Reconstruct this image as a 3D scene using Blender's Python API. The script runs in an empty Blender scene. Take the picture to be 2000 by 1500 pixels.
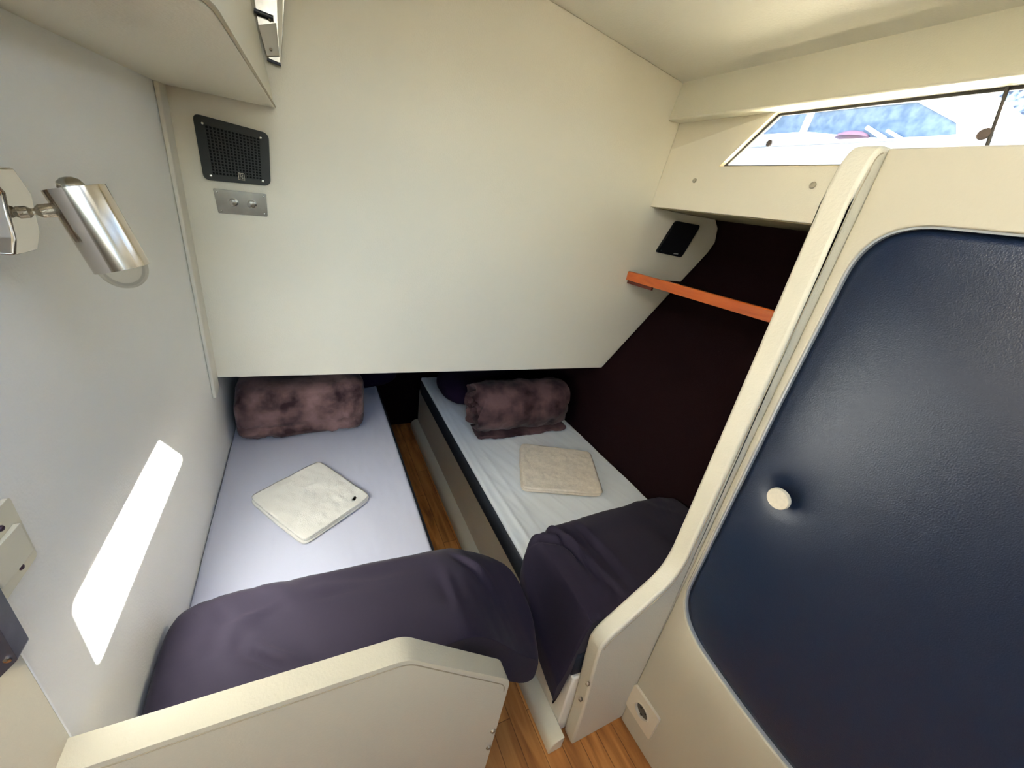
import bpy, bmesh, math, random
from mathutils import Vector, Matrix, noise
from mathutils.geometry import tessellate_polygon
random.seed(7)
SC = bpy.context.scene
COL = SC.collection

# ------------------------------------------------------------------ camera
AX = Vector((0.89426149, -0.05876576, 0.44366988))
AY = Vector((-0.42320248, -0.4335245, 0.79558542))
AZ = Vector((0.14558858, -0.89922361, -0.41255408))
FPX = 770.766
EYE = Vector((0, 0, 1.5))
cd = bpy.data.cameras.new('camera'); cam = bpy.data.objects.new('camera', cd); COL.objects.link(cam)
cd.sensor_fit = 'HORIZONTAL'; cd.sensor_width = 36; cd.lens = FPX / 2000 * 36
cd.clip_start = 0.02; cd.clip_end = 200
r_ = Vector((AX[0], AY[0], AZ[0])); u_ = -Vector((AX[1], AY[1], AZ[1])); b_ = -Vector((AX[2], AY[2], AZ[2]))
M = Matrix((r_, u_, b_)).transposed().to_4x4(); M.translation = EYE
cam.matrix_world = M
SC.camera = cam

# ------------------------------------------------------------------ world, sun, exposure
SUN_TO = Vector((1.677, 0.156, 0.897)).normalized()      # direction towards the sun
w = bpy.data.worlds.new('sky'); SC.world = w; w.use_nodes = True
nt = w.node_tree; bg = nt.nodes['Background']
sky = nt.nodes.new('ShaderNodeTexSky'); sky.sky_type = 'NISHITA'; sky.sun_disc = False
sky.sun_elevation = math.asin(SUN_TO.z); sky.sun_rotation = math.atan2(SUN_TO.x, SUN_TO.y)
sky.air_density = 1.0; sky.dust_density = 3.0; sky.ozone_density = 1.0
nt.links.new(sky.outputs[0], bg.inputs[0]); bg.inputs[1].default_value = 1.0
sd = bpy.data.lights.new('sun', 'SUN'); sun = bpy.data.objects.new('sun', sd); COL.objects.link(sun)
sd.energy = 110; sd.angle = math.radians(0.6); sd.color = (1.0, 0.95, 0.87)
sun.rotation_euler = SUN_TO.to_track_quat('Z', 'Y').to_euler(); sun.location = (6, 1, 5)
SC.view_settings.view_transform = 'Standard'; SC.view_settings.look = 'None'
SC.view_settings.exposure = 1.4; SC.view_settings.gamma = 1; SC.view_settings.use_curve_mapping = False
SC.cycles.max_bounces = 12; SC.cycles.diffuse_bounces = 8; SC.cycles.glossy_bounces = 4
SC.cycles.transmission_bounces = 8; SC.cycles.transparent_max_bounces = 8
SC.cycles.sample_clamp_indirect = 8; SC.cycles.caustics_reflective = False
def portal(name, loc, sx, sy, direction):
    l = bpy.data.lights.new(name, 'AREA'); l.shape = 'RECTANGLE'; l.size = sx; l.size_y = sy
    l.cycles.is_portal = True
    o = bpy.data.objects.new(name, l); COL.objects.link(o); o.location = loc
    o.rotation_euler = Vector(direction).to_track_quat('-Z', 'Y').to_euler()
portal('hatch_portal', (.035, -.10, 2.2), .97, .64, (0, 0, -1))
portal('companionway_portal', (0.3, -2.21, 1.88), 2.9, .55, (0, 1, 0))
portal('window_portal', (1.45, 0.5, 1.8), 1.6, 0.25, (-1, 0, 0))

# ------------------------------------------------------------------ helpers
def ray(u, v):
    r = Vector((u - 1000, v - 750, FPX)); return Vector((r.dot(AX), r.dot(AY), r.dot(AZ)))
def at(u, v, ax, val):
    r = ray(u, v); t = (val - EYE[ax]) / r[ax]; return EYE + r * t
def atp(u, v, p0, n):
    r = ray(u, v); p0 = Vector(p0); n = Vector(n); return EYE + r * ((p0 - EYE).dot(n) / r.dot(n))

def mat(name, col, rough=0.5, metal=0.0, bump=0.0, bscale=200, var=0.0, vscale=5, spec=0.5, sheen=0.0, trans=0.0, ior=1.45, col2=None, bdetail=3, stretch=None, coat=0):
    m = bpy.data.materials.new(name); m.use_nodes = True; n = m.node_tree; p = n.nodes['Principled BSDF']
    c = (*col, 1)
    p.inputs['Base Color'].default_value = c; p.inputs['Roughness'].default_value = rough
    p.inputs['Metallic'].default_value = metal; p.inputs['Specular IOR Level'].default_value = spec
    p.inputs['Sheen Weight'].default_value = sheen; p.inputs['Transmission Weight'].default_value = trans
    p.inputs['IOR'].default_value = ior; p.inputs['Coat Weight'].default_value = coat
    tc = n.nodes.new('ShaderNodeTexCoord')
    src = tc.outputs['Object']
    if stretch:
        mp = n.nodes.new('ShaderNodeMapping'); mp.inputs['Scale'].default_value = stretch
        n.links.new(src, mp.inputs[0]); src = mp.outputs[0]
    if bump:
        t = n.nodes.new('ShaderNodeTexNoise'); t.inputs['Scale'].default_value = bscale; t.inputs['Detail'].default_value = bdetail
        b = n.nodes.new('ShaderNodeBump'); b.inputs['Strength'].default_value = bump; b.inputs['Distance'].default_value = 0.002
        n.links.new(src, t.inputs['Vector']); n.links.new(t.outputs[0], b.inputs['Height']); n.links.new(b.outputs[0], p.inputs['Normal'])
    if var or col2:
        t2 = n.nodes.new('ShaderNodeTexNoise'); t2.inputs['Scale'].default_value = vscale; t2.inputs['Detail'].default_value = 4
        n.links.new(src, t2.inputs['Vector'])
        cr = n.nodes.new('ShaderNodeValToRGB'); cr.color_ramp.elements[0].position = 0.35; cr.color_ramp.elements[1].position = 0.65
        c2 = col2 or tuple(x * (1 - var) for x in col)
        cr.color_ramp.elements[0].color = c; cr.color_ramp.elements[1].color = (*c2, 1)
        n.links.new(t2.outputs[0], cr.inputs[0]); n.links.new(cr.outputs[0], p.inputs['Base Color'])
    return m

def add(name, bm, m=None, parent=None, smooth=40, bevel=0, seg=2, subsurf=0):
    me = bpy.data.meshes.new(name)
    bmesh.ops.recalc_face_normals(bm, faces=bm.faces[:])
    bm.to_mesh(me); bm.free()
    if smooth:
        for p in me.polygons: p.use_smooth = True
        if smooth < 180: me.set_sharp_from_angle(angle=math.radians(smooth))
    o = bpy.data.objects.new(name, me); COL.objects.link(o)
    if m:
        for x in (m if isinstance(m, (list, tuple)) else [m]): me.materials.append(x)
    if parent:
        o.parent = parent
        o.matrix_parent_inverse = parent.matrix_basis.inverted()
    if bevel:
        b = o.modifiers.new('bevel', 'BEVEL'); b.width = bevel; b.segments = seg; b.limit_method = 'ANGLE'; b.angle_limit = math.radians(35)
        b.harden_normals = False
    if subsurf:
        s = o.modifiers.new('sub', 'SUBSURF'); s.levels = subsurf; s.render_levels = subsurf
    return o
def tag(o, label, cat, group=None):
    o['label'] = label; o['category'] = cat
    if group: o['group'] = group
    return o
def struct(o): o['kind'] = 'structure'; return o
def thing(name, label, cat, loc=(0, 0, 0), group=None):
    o = bpy.data.objects.new(name, None); COL.objects.link(o); o.location = loc; o.empty_display_size = 0.05
    return tag(o, label, cat, group)

def bm_box(bm, lo, hi):
    x0, y0, z0 = lo; x1, y1, z1 = hi
    v = [bm.verts.new(c) for c in ((x0,y0,z0),(x1,y0,z0),(x1,y1,z0),(x0,y1,z0),(x0,y0,z1),(x1,y0,z1),(x1,y1,z1),(x0,y1,z1))]
    for f in ((0,3,2,1),(4,5,6,7),(0,1,5,4),(1,2,6,5),(2,3,7,6),(3,0,4,7)): bm.faces.new([v[i] for i in f])
def box(lo, hi):
    bm = bmesh.new(); bm_box(bm, lo, hi); return bm
def loft(bm, rings, close=True, caps=True):
    vs = [[bm.verts.new(p) for p in r] for r in rings]
    n = len(rings[0])
    for a, b in zip(vs, vs[1:]):
        for i in range(n if close else n - 1):
            j = (i + 1) % n
            bm.faces.new((a[i], a[j], b[j], b[i]))
    if caps:
        bm.faces.new(vs[0][::-1]); bm.faces.new(vs[-1])
    return vs
def tube(bm, pts, r, n=10):
    pts = [Vector(p) for p in pts]; rings = []
    up = None
    for i, p in enumerate(pts):
        d = (pts[min(i+1, len(pts)-1)] - pts[max(i-1, 0)]).normalized()
        if up is None: up = d.orthogonal().normalized()
        up = (up - d * up.dot(d)).normalized(); s = d.cross(up)
        rr = r[i] if isinstance(r, (list, tuple)) else r
        rings.append([p + (up * math.cos(a) + s * math.sin(a)) * rr for a in [2*math.pi*k/n for k in range(n)]])
    loft(bm, rings)
def lathe(bm, base, axis, prof, n=32, cap=True):
    """prof: list of (distance along axis, radius)"""
    base = Vector(base); axis = Vector(axis).normalized(); u = axis.orthogonal().normalized(); v = axis.cross(u)
    rings = [[base + axis * h + (u * math.cos(a) + v * math.sin(a)) * max(r, 1e-5) for a in [2*math.pi*k/n for k in range(n)]] for h, r in prof]
    loft(bm, rings, caps=cap)
def prism(bm, outer, f0, f1, holes=()):
    """2-D outline (with holes) between two mapping functions f0(a,b), f1(a,b)"""
    loops = [list(outer)] + [list(h) for h in holes]
    flat = [p for l in loops for p in l]
    tris = tessellate_polygon([[Vector((p[0], p[1], 0)) for p in l] for l in loops])
    A = [bm.verts.new(f0(*p)) for p in flat]; B = [bm.verts.new(f1(*p)) for p in flat]
    for t in tris:
        try: bm.faces.new([A[i] for i in t]); bm.faces.new([B[i] for i in reversed(t)])
        except ValueError: pass
    k = 0
    for l in loops:
        n = len(l)
        for i in range(n):
            a, b = k + i, k + (i + 1) % n
            bm.faces.new((A[a], A[b], B[b], B[a]))
        k += n
    bmesh.ops.dissolve_limit(bm, angle_limit=0.001, verts=bm.verts[:], edges=bm.edges[:])
def rounded(pts, r, n=8):
    """round the corners of a closed polygon; r a number or one per corner"""
    out = []; m = len(pts)
    for i in range(m):
        p = Vector(pts[i]); a = Vector(pts[i-1]) - p; b = Vector(pts[(i+1) % m]) - p
        rr = r[i] if isinstance(r, (list, tuple)) else r
        if rr <= 0: out.append(tuple(p)); continue
        d = min(rr, a.length * .49, b.length * .49)
        a = p + a.normalized() * d; b = p + b.normalized() * d
        for k in range(n + 1):
            t = k / n; out.append(tuple(a * (1-t)**2 + p * 2*t*(1-t) + b * t*t))
    return out
def XZ(y): return lambda a, b: (a, y, b)
def YZ(x): return lambda a, b: (x, a, b)
def XY(z): return lambda a, b: (a, b, z)
def fbm(p, s, o=4): return noise.fractal(Vector(p) * s, 0.9, 2.0, o)

# ------------------------------------------------------------------ materials
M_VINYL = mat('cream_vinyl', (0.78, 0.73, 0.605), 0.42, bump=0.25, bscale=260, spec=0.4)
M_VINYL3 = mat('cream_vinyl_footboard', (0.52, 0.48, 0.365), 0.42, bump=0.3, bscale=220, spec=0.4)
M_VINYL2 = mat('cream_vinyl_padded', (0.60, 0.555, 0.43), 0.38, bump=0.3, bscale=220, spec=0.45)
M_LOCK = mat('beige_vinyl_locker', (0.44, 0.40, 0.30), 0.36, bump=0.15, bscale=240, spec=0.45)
M_WALL = mat('pale_grey_vinyl', (0.86, 0.855, 0.825), 0.45, bump=0.25, bscale=260, spec=0.35)
M_CEIL = mat('headlining', (0.68, 0.65, 0.54), 0.6, bump=0.3, bscale=160)
M_TRIM = mat('aged_trim', (0.80, 0.755, 0.65), 0.5, var=0.1, vscale=9, bump=.1, bscale=80)
M_PIPE = mat('piping', (0.30, 0.25, 0.16), 0.6)
M_FLANGE = mat('flange_vinyl', (0.60, 0.57, 0.45), 0.42, bump=0.25, bscale=260, spec=0.4)
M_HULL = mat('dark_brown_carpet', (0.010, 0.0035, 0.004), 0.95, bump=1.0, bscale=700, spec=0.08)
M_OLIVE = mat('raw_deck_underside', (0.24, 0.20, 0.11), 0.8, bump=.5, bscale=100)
M_NAVY = mat('navy_vinyl', (0.006, 0.012, 0.030), 0.31, bump=0.25, bscale=520, spec=0.55)
M_NAVYCLOTH = mat('navy_mattress_cloth', (0.010, 0.014, 0.022), 0.7, bump=0.3, bscale=300)
M_SHEETL = mat('lavender_sheet', (0.48, 0.49, 0.585), 0.85, bump=0.1, bscale=60, sheen=.1, spec=.2)
M_SHEETR = mat('pale_sheet', (0.84, 0.88, 0.90), 0.85, bump=0.1, bscale=60, sheen=.1, spec=.2)
M_DUVET = mat('aubergine_cotton', (0.014, 0.0095, 0.021), 0.8, bump=0.25, bscale=45, sheen=.06, spec=.25)
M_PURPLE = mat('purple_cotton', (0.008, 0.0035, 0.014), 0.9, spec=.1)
M_VELVET = mat('mauve_velvet', (0.022, 0.008, 0.010), 0.75, bump=1.0, bscale=28, sheen=.08, col2=(0.17, 0.10, 0.095), vscale=11, spec=.2)
M_VELVET2 = mat('mauve_velvet_roll', (0.020, 0.007, 0.009), 0.75, bump=1.0, bscale=28, sheen=.08, col2=(0.12, 0.065, 0.065), vscale=9, spec=.2)
M_TOWEL = mat('white_terry', (0.80, 0.77, 0.70), 0.95, bump=0.8, bscale=420, sheen=.3, spec=.1)
M_TOWEL2 = mat('cream_terry', (0.78, 0.69, 0.56), 0.95, bump=1.0, bscale=300, sheen=.3, spec=.1, var=.12, vscale=60)
M_STEEL = mat('polished_steel', (0.62, 0.58, 0.53), 0.13, metal=1)
M_STEELP = mat('tarnished_steel', (0.46, 0.43, 0.38), 0.22, metal=1, var=.25, vscale=30)
M_KNUCKLE = mat('worn_brass', (0.32, 0.27, 0.2), 0.4, metal=1, bump=.8, bscale=250)
M_GLASS = mat('clear_glass', (1, 1, 1), 0.0, trans=1.0, ior=1.45)
def thin_glass(name, tint, ior):
    g = bpy.data.materials.new(name); g.use_nodes = True; n = g.node_tree; n.nodes.remove(n.nodes['Principled BSDF'])
    t = n.nodes.new('ShaderNodeBsdfTransparent'); t.inputs[0].default_value = (*tint, 1)
    gs = n.nodes.new('ShaderNodeBsdfGlossy'); gs.inputs['Roughness'].default_value = .03
    f = n.nodes.new('ShaderNodeFresnel'); f.inputs[0].default_value = ior; m_ = n.nodes.new('ShaderNodeMixShader')
    mu = n.nodes.new('ShaderNodeMath'); mu.operation = 'MULTIPLY'; mu.inputs[1].default_value = .35; f.inputs[0].default_value = 1.35
    n.links.new(f.outputs[0], mu.inputs[0]); n.links.new(mu.outputs[0], m_.inputs[0]); n.links.new(t.outputs[0], m_.inputs[1]); n.links.new(gs.outputs[0], m_.inputs[2])
    n.links.new(m_.outputs[0], n.nodes['Material Output'].inputs[0]); return g
M_GLASS = thin_glass('bulb_glass', (.94, .93, .90), 1.6)
M_BLACK = mat('black_plastic', (0.015, 0.016, 0.013), 0.45, bump=.1)
M_BLACKHOLE = mat('speaker_cone_black', (0.002, 0.002, 0.002), 0.9)
M_CREAMPL = mat('cream_plastic', (0.66, 0.62, 0.48), 0.3)
M_SOCKET = mat('beige_plastic', (0.60, 0.53, 0.40), 0.3)
M_DARKSCREW = mat('dark_screw', (0.03, 0.008, 0.02), 0.4)
M_BUTTON = mat('vinyl_button', (0.36, 0.32, 0.24), 0.5)
M_GASKET = mat('grey_edge_trim', (0.28, 0.29, 0.29), 0.35)
M_GUNMETAL = mat('gunmetal', (0.09, 0.09, 0.11), 0.4, metal=.6, var=.3, vscale=30)
M_GEL = mat('white_gelcoat', (0.82, 0.83, 0.84), 0.3)
M_BOATWIN = mat('blue_tinted_window', (0.030, 0.050, 0.082), 0.35, col2=(0.085, 0.11, 0.145), vscale=16)  # lighter second colour paints sun sparkle speckles into the glass
M_RED = mat('red_cover', (0.20, 0.09, 0.11), 0.6)
M_TINTROCK = mat('pale_rock', (0.8, 0.8, 0.8), 0.9, col2=(0.09, 0.08, 0.09), vscale=4)
M_RUBBER = mat('window_rubber', (0.05, 0.045, 0.04), 0.5)
M_WATER = mat('harbour_water', (0.05, 0.09, 0.12), 0.1, bump=.5, bscale=4)

def wood(name, c1, c2, c3, along='Y', planks=True, rough=.4):
    m = bpy.data.materials.new(name); m.use_nodes = True; n = m.node_tree; p = n.nodes['Principled BSDF']; L = n.links
    tc = n.nodes.new('ShaderNodeTexCoord'); mp = n.nodes.new('ShaderNodeMapping')
    mp.inputs['Scale'].default_value = (14, 1.6, 14) if along == 'Y' else (1.6, 14, 14)
    L.new(tc.outputs['Object'], mp.inputs[0])
    t = n.nodes.new('ShaderNodeTexNoise'); t.inputs['Scale'].default_value = 1.6; t.inputs['Detail'].default_value = 6; t.inputs['Distortion'].default_value = 1.2
    L.new(mp.outputs[0], t.inputs['Vector'])
    cr = n.nodes.new('ShaderNodeValToRGB'); e = cr.color_ramp.elements
    e[0].position = .3; e[0].color = (*c1, 1); e[1].position = .72; e[1].color = (*c3, 1); k = e.new(.5); k.color = (*c2, 1)
    L.new(t.outputs[0], cr.inputs[0])
    if planks:
        mp2 = n.nodes.new('ShaderNodeMapping'); mp2.inputs['Rotation'].default_value = (0, 0, math.pi/2)
        L.new(tc.outputs['Object'], mp2.inputs[0])
        br = n.nodes.new('ShaderNodeTexBrick'); br.inputs['Scale'].default_value = 1; br.inputs['Brick Width'].default_value = .55
        br.inputs['Row Height'].default_value = .062; br.inputs['Mortar Size'].default_value = .0012; br.offset = .37
        br.inputs['Color1'].default_value = (.75, .75, .75, 1); br.inputs['Color2'].default_value = (1.15, 1.15, 1.15, 1); br.inputs['Mortar'].default_value = (.35, .3, .25, 1)
        L.new(mp2.outputs[0], br.inputs['Vector'])
        mx = n.nodes.new('ShaderNodeMix'); mx.data_type = 'RGBA'; mx.blend_type = 'MULTIPLY'; mx.inputs[0].default_value = 1
        L.new(cr.outputs[0], mx.inputs[6]); L.new(br.outputs['Color'], mx.inputs[7]); L.new(mx.outputs[2], p.inputs['Base Color'])
    else: L.new(cr.outputs[0], p.inputs['Base Color'])
    p.inputs['Roughness'].default_value = rough
    return m
M_FLOOR = wood('laminate_floor', (.22, .08, .018), (.40, .155, .036), (.56, .26, .07))
M_CABINWOOD = mat('cabin_lining', (.30, .28, .23), 0.6)
M_TEAK = wood('varnished_teak', (.30, .050, .006), (.40, .078, .009), (.46, .11, .016), planks=False, rough=.3)

# ------------------------------------------------------------------ room shell
YB = 1.455                       # the forward bulkhead
struct(add('floor', box((-1.2, -2.2, -.03), (1.9, 2.6, 0)), M_FLOOR, smooth=0))
def ceil_z(x): return 2.02 + (1.353 - x) * .113 - max(0, .4 - x) * .02
def ceil_part():
    bm = bmesh.new()
    bm_box(bm, (-1.24, HY0, 2.16), (HX0, HY1, 2.3)); bm_box(bm, (HX1, HY0, 2.06), (1.45, HY1, 2.3)); bm_box(bm, (-1.24, -2.24, 2.16), (1.45, HY0, 2.3))
    return bm
bm = bmesh.new()
xs = [-1.2, -.6, 0, .4, .8, 1.1, 1.40]
prism(bm, [(x, ceil_z(x)) for x in xs] + [(1.40, 2.32), (-1.2, 2.38)], XZ(.221), XZ(YB + .02))
struct(add('ceiling', bm, M_CEIL, smooth=30))
# cabin top aft of the hatch and over the forepeak; the open hatch lies between
HX0, HX1, HY0, HY1 = -.45, .52, -.42, .22
struct(add('ceiling_hatch_surround', ceil_part(), M_CEIL))
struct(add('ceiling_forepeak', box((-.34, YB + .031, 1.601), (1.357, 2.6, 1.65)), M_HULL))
# forward bulkhead, with the cut that follows the hull
bo = [(-.297, .84), (1.317, .805), (1.40, .91), (1.50, 1.035), (1.60, 1.16), (1.685, 1.266), (1.755, 1.35), (1.81, 1.42), (1.836, 1.47), (1.822, 1.535), (1.785, 1.572), (1.70, 1.572), (1.50, 1.572), (1.3575, 1.575), (1.395, 1.895), (1.353, ceil_z(1.353)), (.8, ceil_z(.8)), (.4, ceil_z(.4)), (-.297, ceil_z(-.297))]
bm = bmesh.new(); prism(bm, bo, XZ(YB), XZ(YB + .03))
struct(add('wall_front', bm, M_VINYL, smooth=30, bevel=.004))
# left wall: near panel stands a few millimetres proud of the one behind it
bm = bmesh.new(); prism(bm, [(.43, 0), (1.16, 0), (1.174, .57), (1.222, .93), (1.346, 1.53), (1.346, 2.3), (.43, 2.3)], YZ(-.297), YZ(-.34))
w_l = struct(add('wall_left', bm, M_WALL, smooth=30, bevel=.0015))
bm = bmesh.new(); prism(bm, [(1.1635, 0), (2.4, 0), (2.4, 2.3), (1.3495, 2.3), (1.3495, 1.53), (1.2255, .93), (1.1775, .57)], YZ(-.2985), YZ(-.34))
add('panel', bm, M_WALL, w_l, smooth=30, bevel=.0015)
bm = bmesh.new(); prism(bm, [(-1.2, 0), (-.2975, 0), (-.2975, 2.35), (-1.2, 2.35)], XZ(.4290), XZ(.4298))
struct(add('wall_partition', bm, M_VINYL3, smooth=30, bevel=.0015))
struct(add('wall_outer_left', box((-1.24, -2.2, 0), (-1.2, .46, 2.35)), M_CABINWOOD))
struct(add('wall_back', box((-1.24, -2.24, 0), (1.9, -2.2, 1.60)), M_CABINWOOD))
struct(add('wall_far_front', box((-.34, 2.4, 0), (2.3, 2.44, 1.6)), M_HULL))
# corner strip on bulkhead / left wall
tr = struct(add('trim_1', box((-.2980, 1.385, .80), (-.2885, YB - .0005, 1.67)), M_TRIM, bevel=.003))
# hull side liner
bm = bmesh.new()
hs = [(1.30, .0), (1.302, .38), (1.320, .80), (1.40, .902), (1.50, 1.027), (1.60, 1.152), (1.690, 1.262), (1.76, 1.345), (1.82, 1.415), (1.86, 1.50), (1.87, 1.60)]
prism(bm, hs + [(2.0, 1.60), (2.0, 0)], XZ(-2.2), XZ(2.4))
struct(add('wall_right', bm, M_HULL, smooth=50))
# side deck (its underside is the dark olive soffit over the shelf)
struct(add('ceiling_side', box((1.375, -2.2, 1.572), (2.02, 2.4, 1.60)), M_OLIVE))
struct(add('trim_6', box((1.45, -2.2, 1.601), (2.05, 2.4, 1.63)), mat('weathered_deck', (.36, .33, .27), .8)))
# flange above the window
bm = bmesh.new(); prism(bm, [(1.353, 2.028), (1.326, 1.892), (1.332, 1.888), (1.40, 1.893), (1.45, 2.028)], XZ(-2.2), XZ(YB - .0005))
struct(add('trim_2', bm, M_FLANGE, smooth=30, bevel=.002))
struct(add('trim_5', box((1.408, -2.2, 1.901), (1.459, 2.4, 2.03)), M_GEL))
struct(add('trim_3', box((1.36, -2.2, 2.03), (1.66, 2.4, 2.06)), M_GEL))
struct(add('added_eave', box((1.46, -.2, 1.958), (1.600, 1.6, 2.03)), M_GEL))  # unseen eave, added to cut off the top of the sun patch
# window panel
P0 = Vector((1.358, 0, 1.578)); SL = .12
PN = Vector((1, 0, -SL)).normalized()
def wp(off): return lambda a, b: (P0.x + (b - P0.z) * SL + off, a, b)
def on_panel(u, v, off=0):
    return atp(u, v, P0 + Vector((off, 0, 0)), PN)
wc = [on_panel(*q) for q in ((1405, 325), (1516, 219), (2000, 163))]
zb = wc[0].z; zt = wc[1].z
hole = rounded([(wc[0].y, zb), (wc[1].y, zt), (-1.2, zt), (-1.2, zb)], [.003, .008, .02, .02])
bm = bmesh.new()
prism(bm, [(-2.2, 1.575), (2.4, 1.575), (2.4, 1.90), (-2.2, 1.90)], wp(0), wp(.018), holes=[hole])
struct(add('wall_right_upper', bm, M_VINYL, smooth=30, bevel=.0015))
win = bpy.data.objects.new('window_1', None); COL.objects.link(win); win.location = (1.39, .3, zb); struct(win)
def inset(poly, d):
    c = []
    n = len(poly)
    for i in range(n):
        p = Vector(poly[i]); a = (p - Vector(poly[i-1])); b = (Vector(poly[(i+1) % n]) - p)
        if a.length < 1e-6 or b.length < 1e-6: c.append(tuple(p)); continue
        a.normalize(); b.normalize(); na = Vector((a.y, -a.x)); nb = Vector((b.y, -b.x)); m_ = (na + nb)
        m_ = m_.normalized() if m_.length > 1e-6 else na
        c.append(tuple(p + m_ * d / max(.3, m_.dot(na))))
    return c
ar = sum(hole[i-1][0]*hole[i][1] - hole[i][0]*hole[i-1][1] for i in range(len(hole)))
sg = -1 if ar > 0 else 1
def grow(d): return inset(hole, d * (1 if ar > 0 else -1))
bm = bmesh.new(); prism(bm, grow(.006), wp(.0185), wp(.026), holes=[grow(-.007)])
add('window_frame', bm, M_RUBBER, win, smooth=30)
bm = bmesh.new(); prism(bm, grow(.0018), wp(-.0015), wp(.004), holes=[grow(-.0002)])
add('window_bead', bm, mat('pale_gold_bead', (.80, .70, .48), .3), win, smooth=30)
bm = bmesh.new(); prism(bm, grow(.004), wp(.0195), wp(.0235))
gl = bpy.data.materials.new('acrylic_pane'); gl.use_nodes = True; n_ = gl.node_tree
p_ = n_.nodes['Principled BSDF']; p_.inputs['Base Color'].default_value = (1, 1, 1, 1); p_.inputs['Roughness'].default_value = 0.03; p_.inputs['Specular IOR Level'].default_value = .4
tr_ = n_.nodes.new('ShaderNodeBsdfTransparent'); tr_.inputs[0].default_value = (.93, .96, .98, 1)
mx_ = n_.nodes.new('ShaderNodeMixShader'); gs_ = n_.nodes.new('ShaderNodeBsdfGlossy'); gs_.inputs['Roughness'].default_value = .02
fr_ = n_.nodes.new('ShaderNodeFresnel'); fr_.inputs[0].default_value = 1.3
n_.links.new(fr_.outputs[0], mx_.inputs[0]); n_.links.new(tr_.outputs[0], mx_.inputs[1]); n_.links.new(gs_.outputs[0], mx_.inputs[2])
n_.links.new(mx_.outputs[0], n_.nodes['Material Output'].inputs[0]); n_.nodes.remove(p_)
add('pane', bm, gl, win, smooth=0)
a0 = on_panel(1968, 172, .017); a1 = on_panel(1940, 250, .017)
bm = bmesh.new(); tube(bm, [a0 + (a0 - a1) * .15, a1 + (a1 - a0) * .9], .004, 8)
add('pane_divider', bm, M_RUBBER, win)
def stud(u, v, off, r, parent=None, m=M_BUTTON):
    bm = bmesh.new(); c = on_panel(u, v, off); lathe(bm, c, (-1, 0, SL), [(-.001, r*.5), (0, r*.95), (.002, r), (.005, r*.85), (.0065, r*.3), (.0067, .0001)], 20)
    return add('stud' if parent else 'snap_stud', bm, m, parent)
M_STUDD = mat('dark_stud', (.06, .05, .05), .5)
stud(1503, 280, .018, .011, win, M_STUDD); stud(1923, 262, .018, .013, win, mat('brown_stud', (.12, .09, .08), .5))
tag(stud(1357, 353, 0, .0085), 'small grey snap stud nearest the bulkhead, on the cream panel under the window', 'stud', 'snap studs under the window')
tag(stud(1588, 362, 0, .0095), 'grey snap stud under the window, beside the tall padded post', 'stud', 'snap studs under the window')

# ------------------------------------------------------------------ overhead box (top left)
OB = thing('overhead_locker', 'cream padded overhead box with rounded corner and piped lower edge, above the bed', 'overhead locker', (-.18, .9, 1.62))
def obz(y): return 1.615 + .033 * (y - .79)
po = rounded([(-.2965, .40), (-.058, .40), (-.056, YB - .012), (-.2965, YB - .012)], [0, .17, 0, 0], 12)
bm = bmesh.new(); prism(bm, po, lambda a, b: (a, b, obz(b)), lambda a, b: (a - (.075 if a > -.29 else 0), b, 2.145))
add('padded_body', bm, M_VINYL2, OB, smooth=50, bevel=.007, seg=3)
bm = bmesh.new(); tube(bm, [(a + .0005, b, obz(b) + .004) for a, b in po[1:-1]], .0024, 8)
add('piping', bm, M_PIPE, OB)
# steel hinge fitting between the box and the bulkhead
HB = thing('hinge_bracket', 'metal hinge bracket on the bulkhead beside the overhead box', 'bracket', (-.04, YB - .005, 1.75))
def bq(pts, y0, y1):
    bm = bmesh.new(); prism(bm, [(at(u, v, 1, YB).x, at(u, v, 1, YB).z) for u, v in pts], XZ(y0), XZ(y1)); return bm
add('plate', bq([(488, -60), (560, -60), (549, 128), (528, 122), (505, 50)], YB - .010, YB - .0005), M_STEELP, HB, bevel=.001)
add('hinge_leaf', bq([(505, 52), (540, 48), (546, 112), (522, 112)], YB - .016, YB - .010), mat('painted_leaf', (.50, .47, .40), .4), HB, bevel=.001)
add('rail', bq([(540, -60), (553, -60), (552, 70), (548, 130), (543, 60)], YB - .022, YB - .010), M_TRIM, HB, bevel=.001)
bm = bmesh.new(); p1 = at(496, 20, 1, YB - .02); p2 = at(534, 35, 1, YB - .02); tube(bm, [p1, p2], .005, 10)
add('hinge_pin', bm, M_GUNMETAL, HB)
bm = bmesh.new(); p1 = at(522, 116, 1, YB - .014); p2 = at(549, 127, 1, YB - .014); tube(bm, [p1, p2], .004, 10)
add('hinge_pin', bm, M_GUNMETAL, HB)
for (u, v) in ((527, 37), (547, 72), (529, 97)):
    bm = bmesh.new(); lathe(bm, at(u, v, 1, YB - .016), (0, -1, 0), [(-.004, .0035), (.003, .0035), (.005, .002), (.0051, .0001)], 12); add('screw', bm, M_KNUCKLE, HB)

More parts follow.
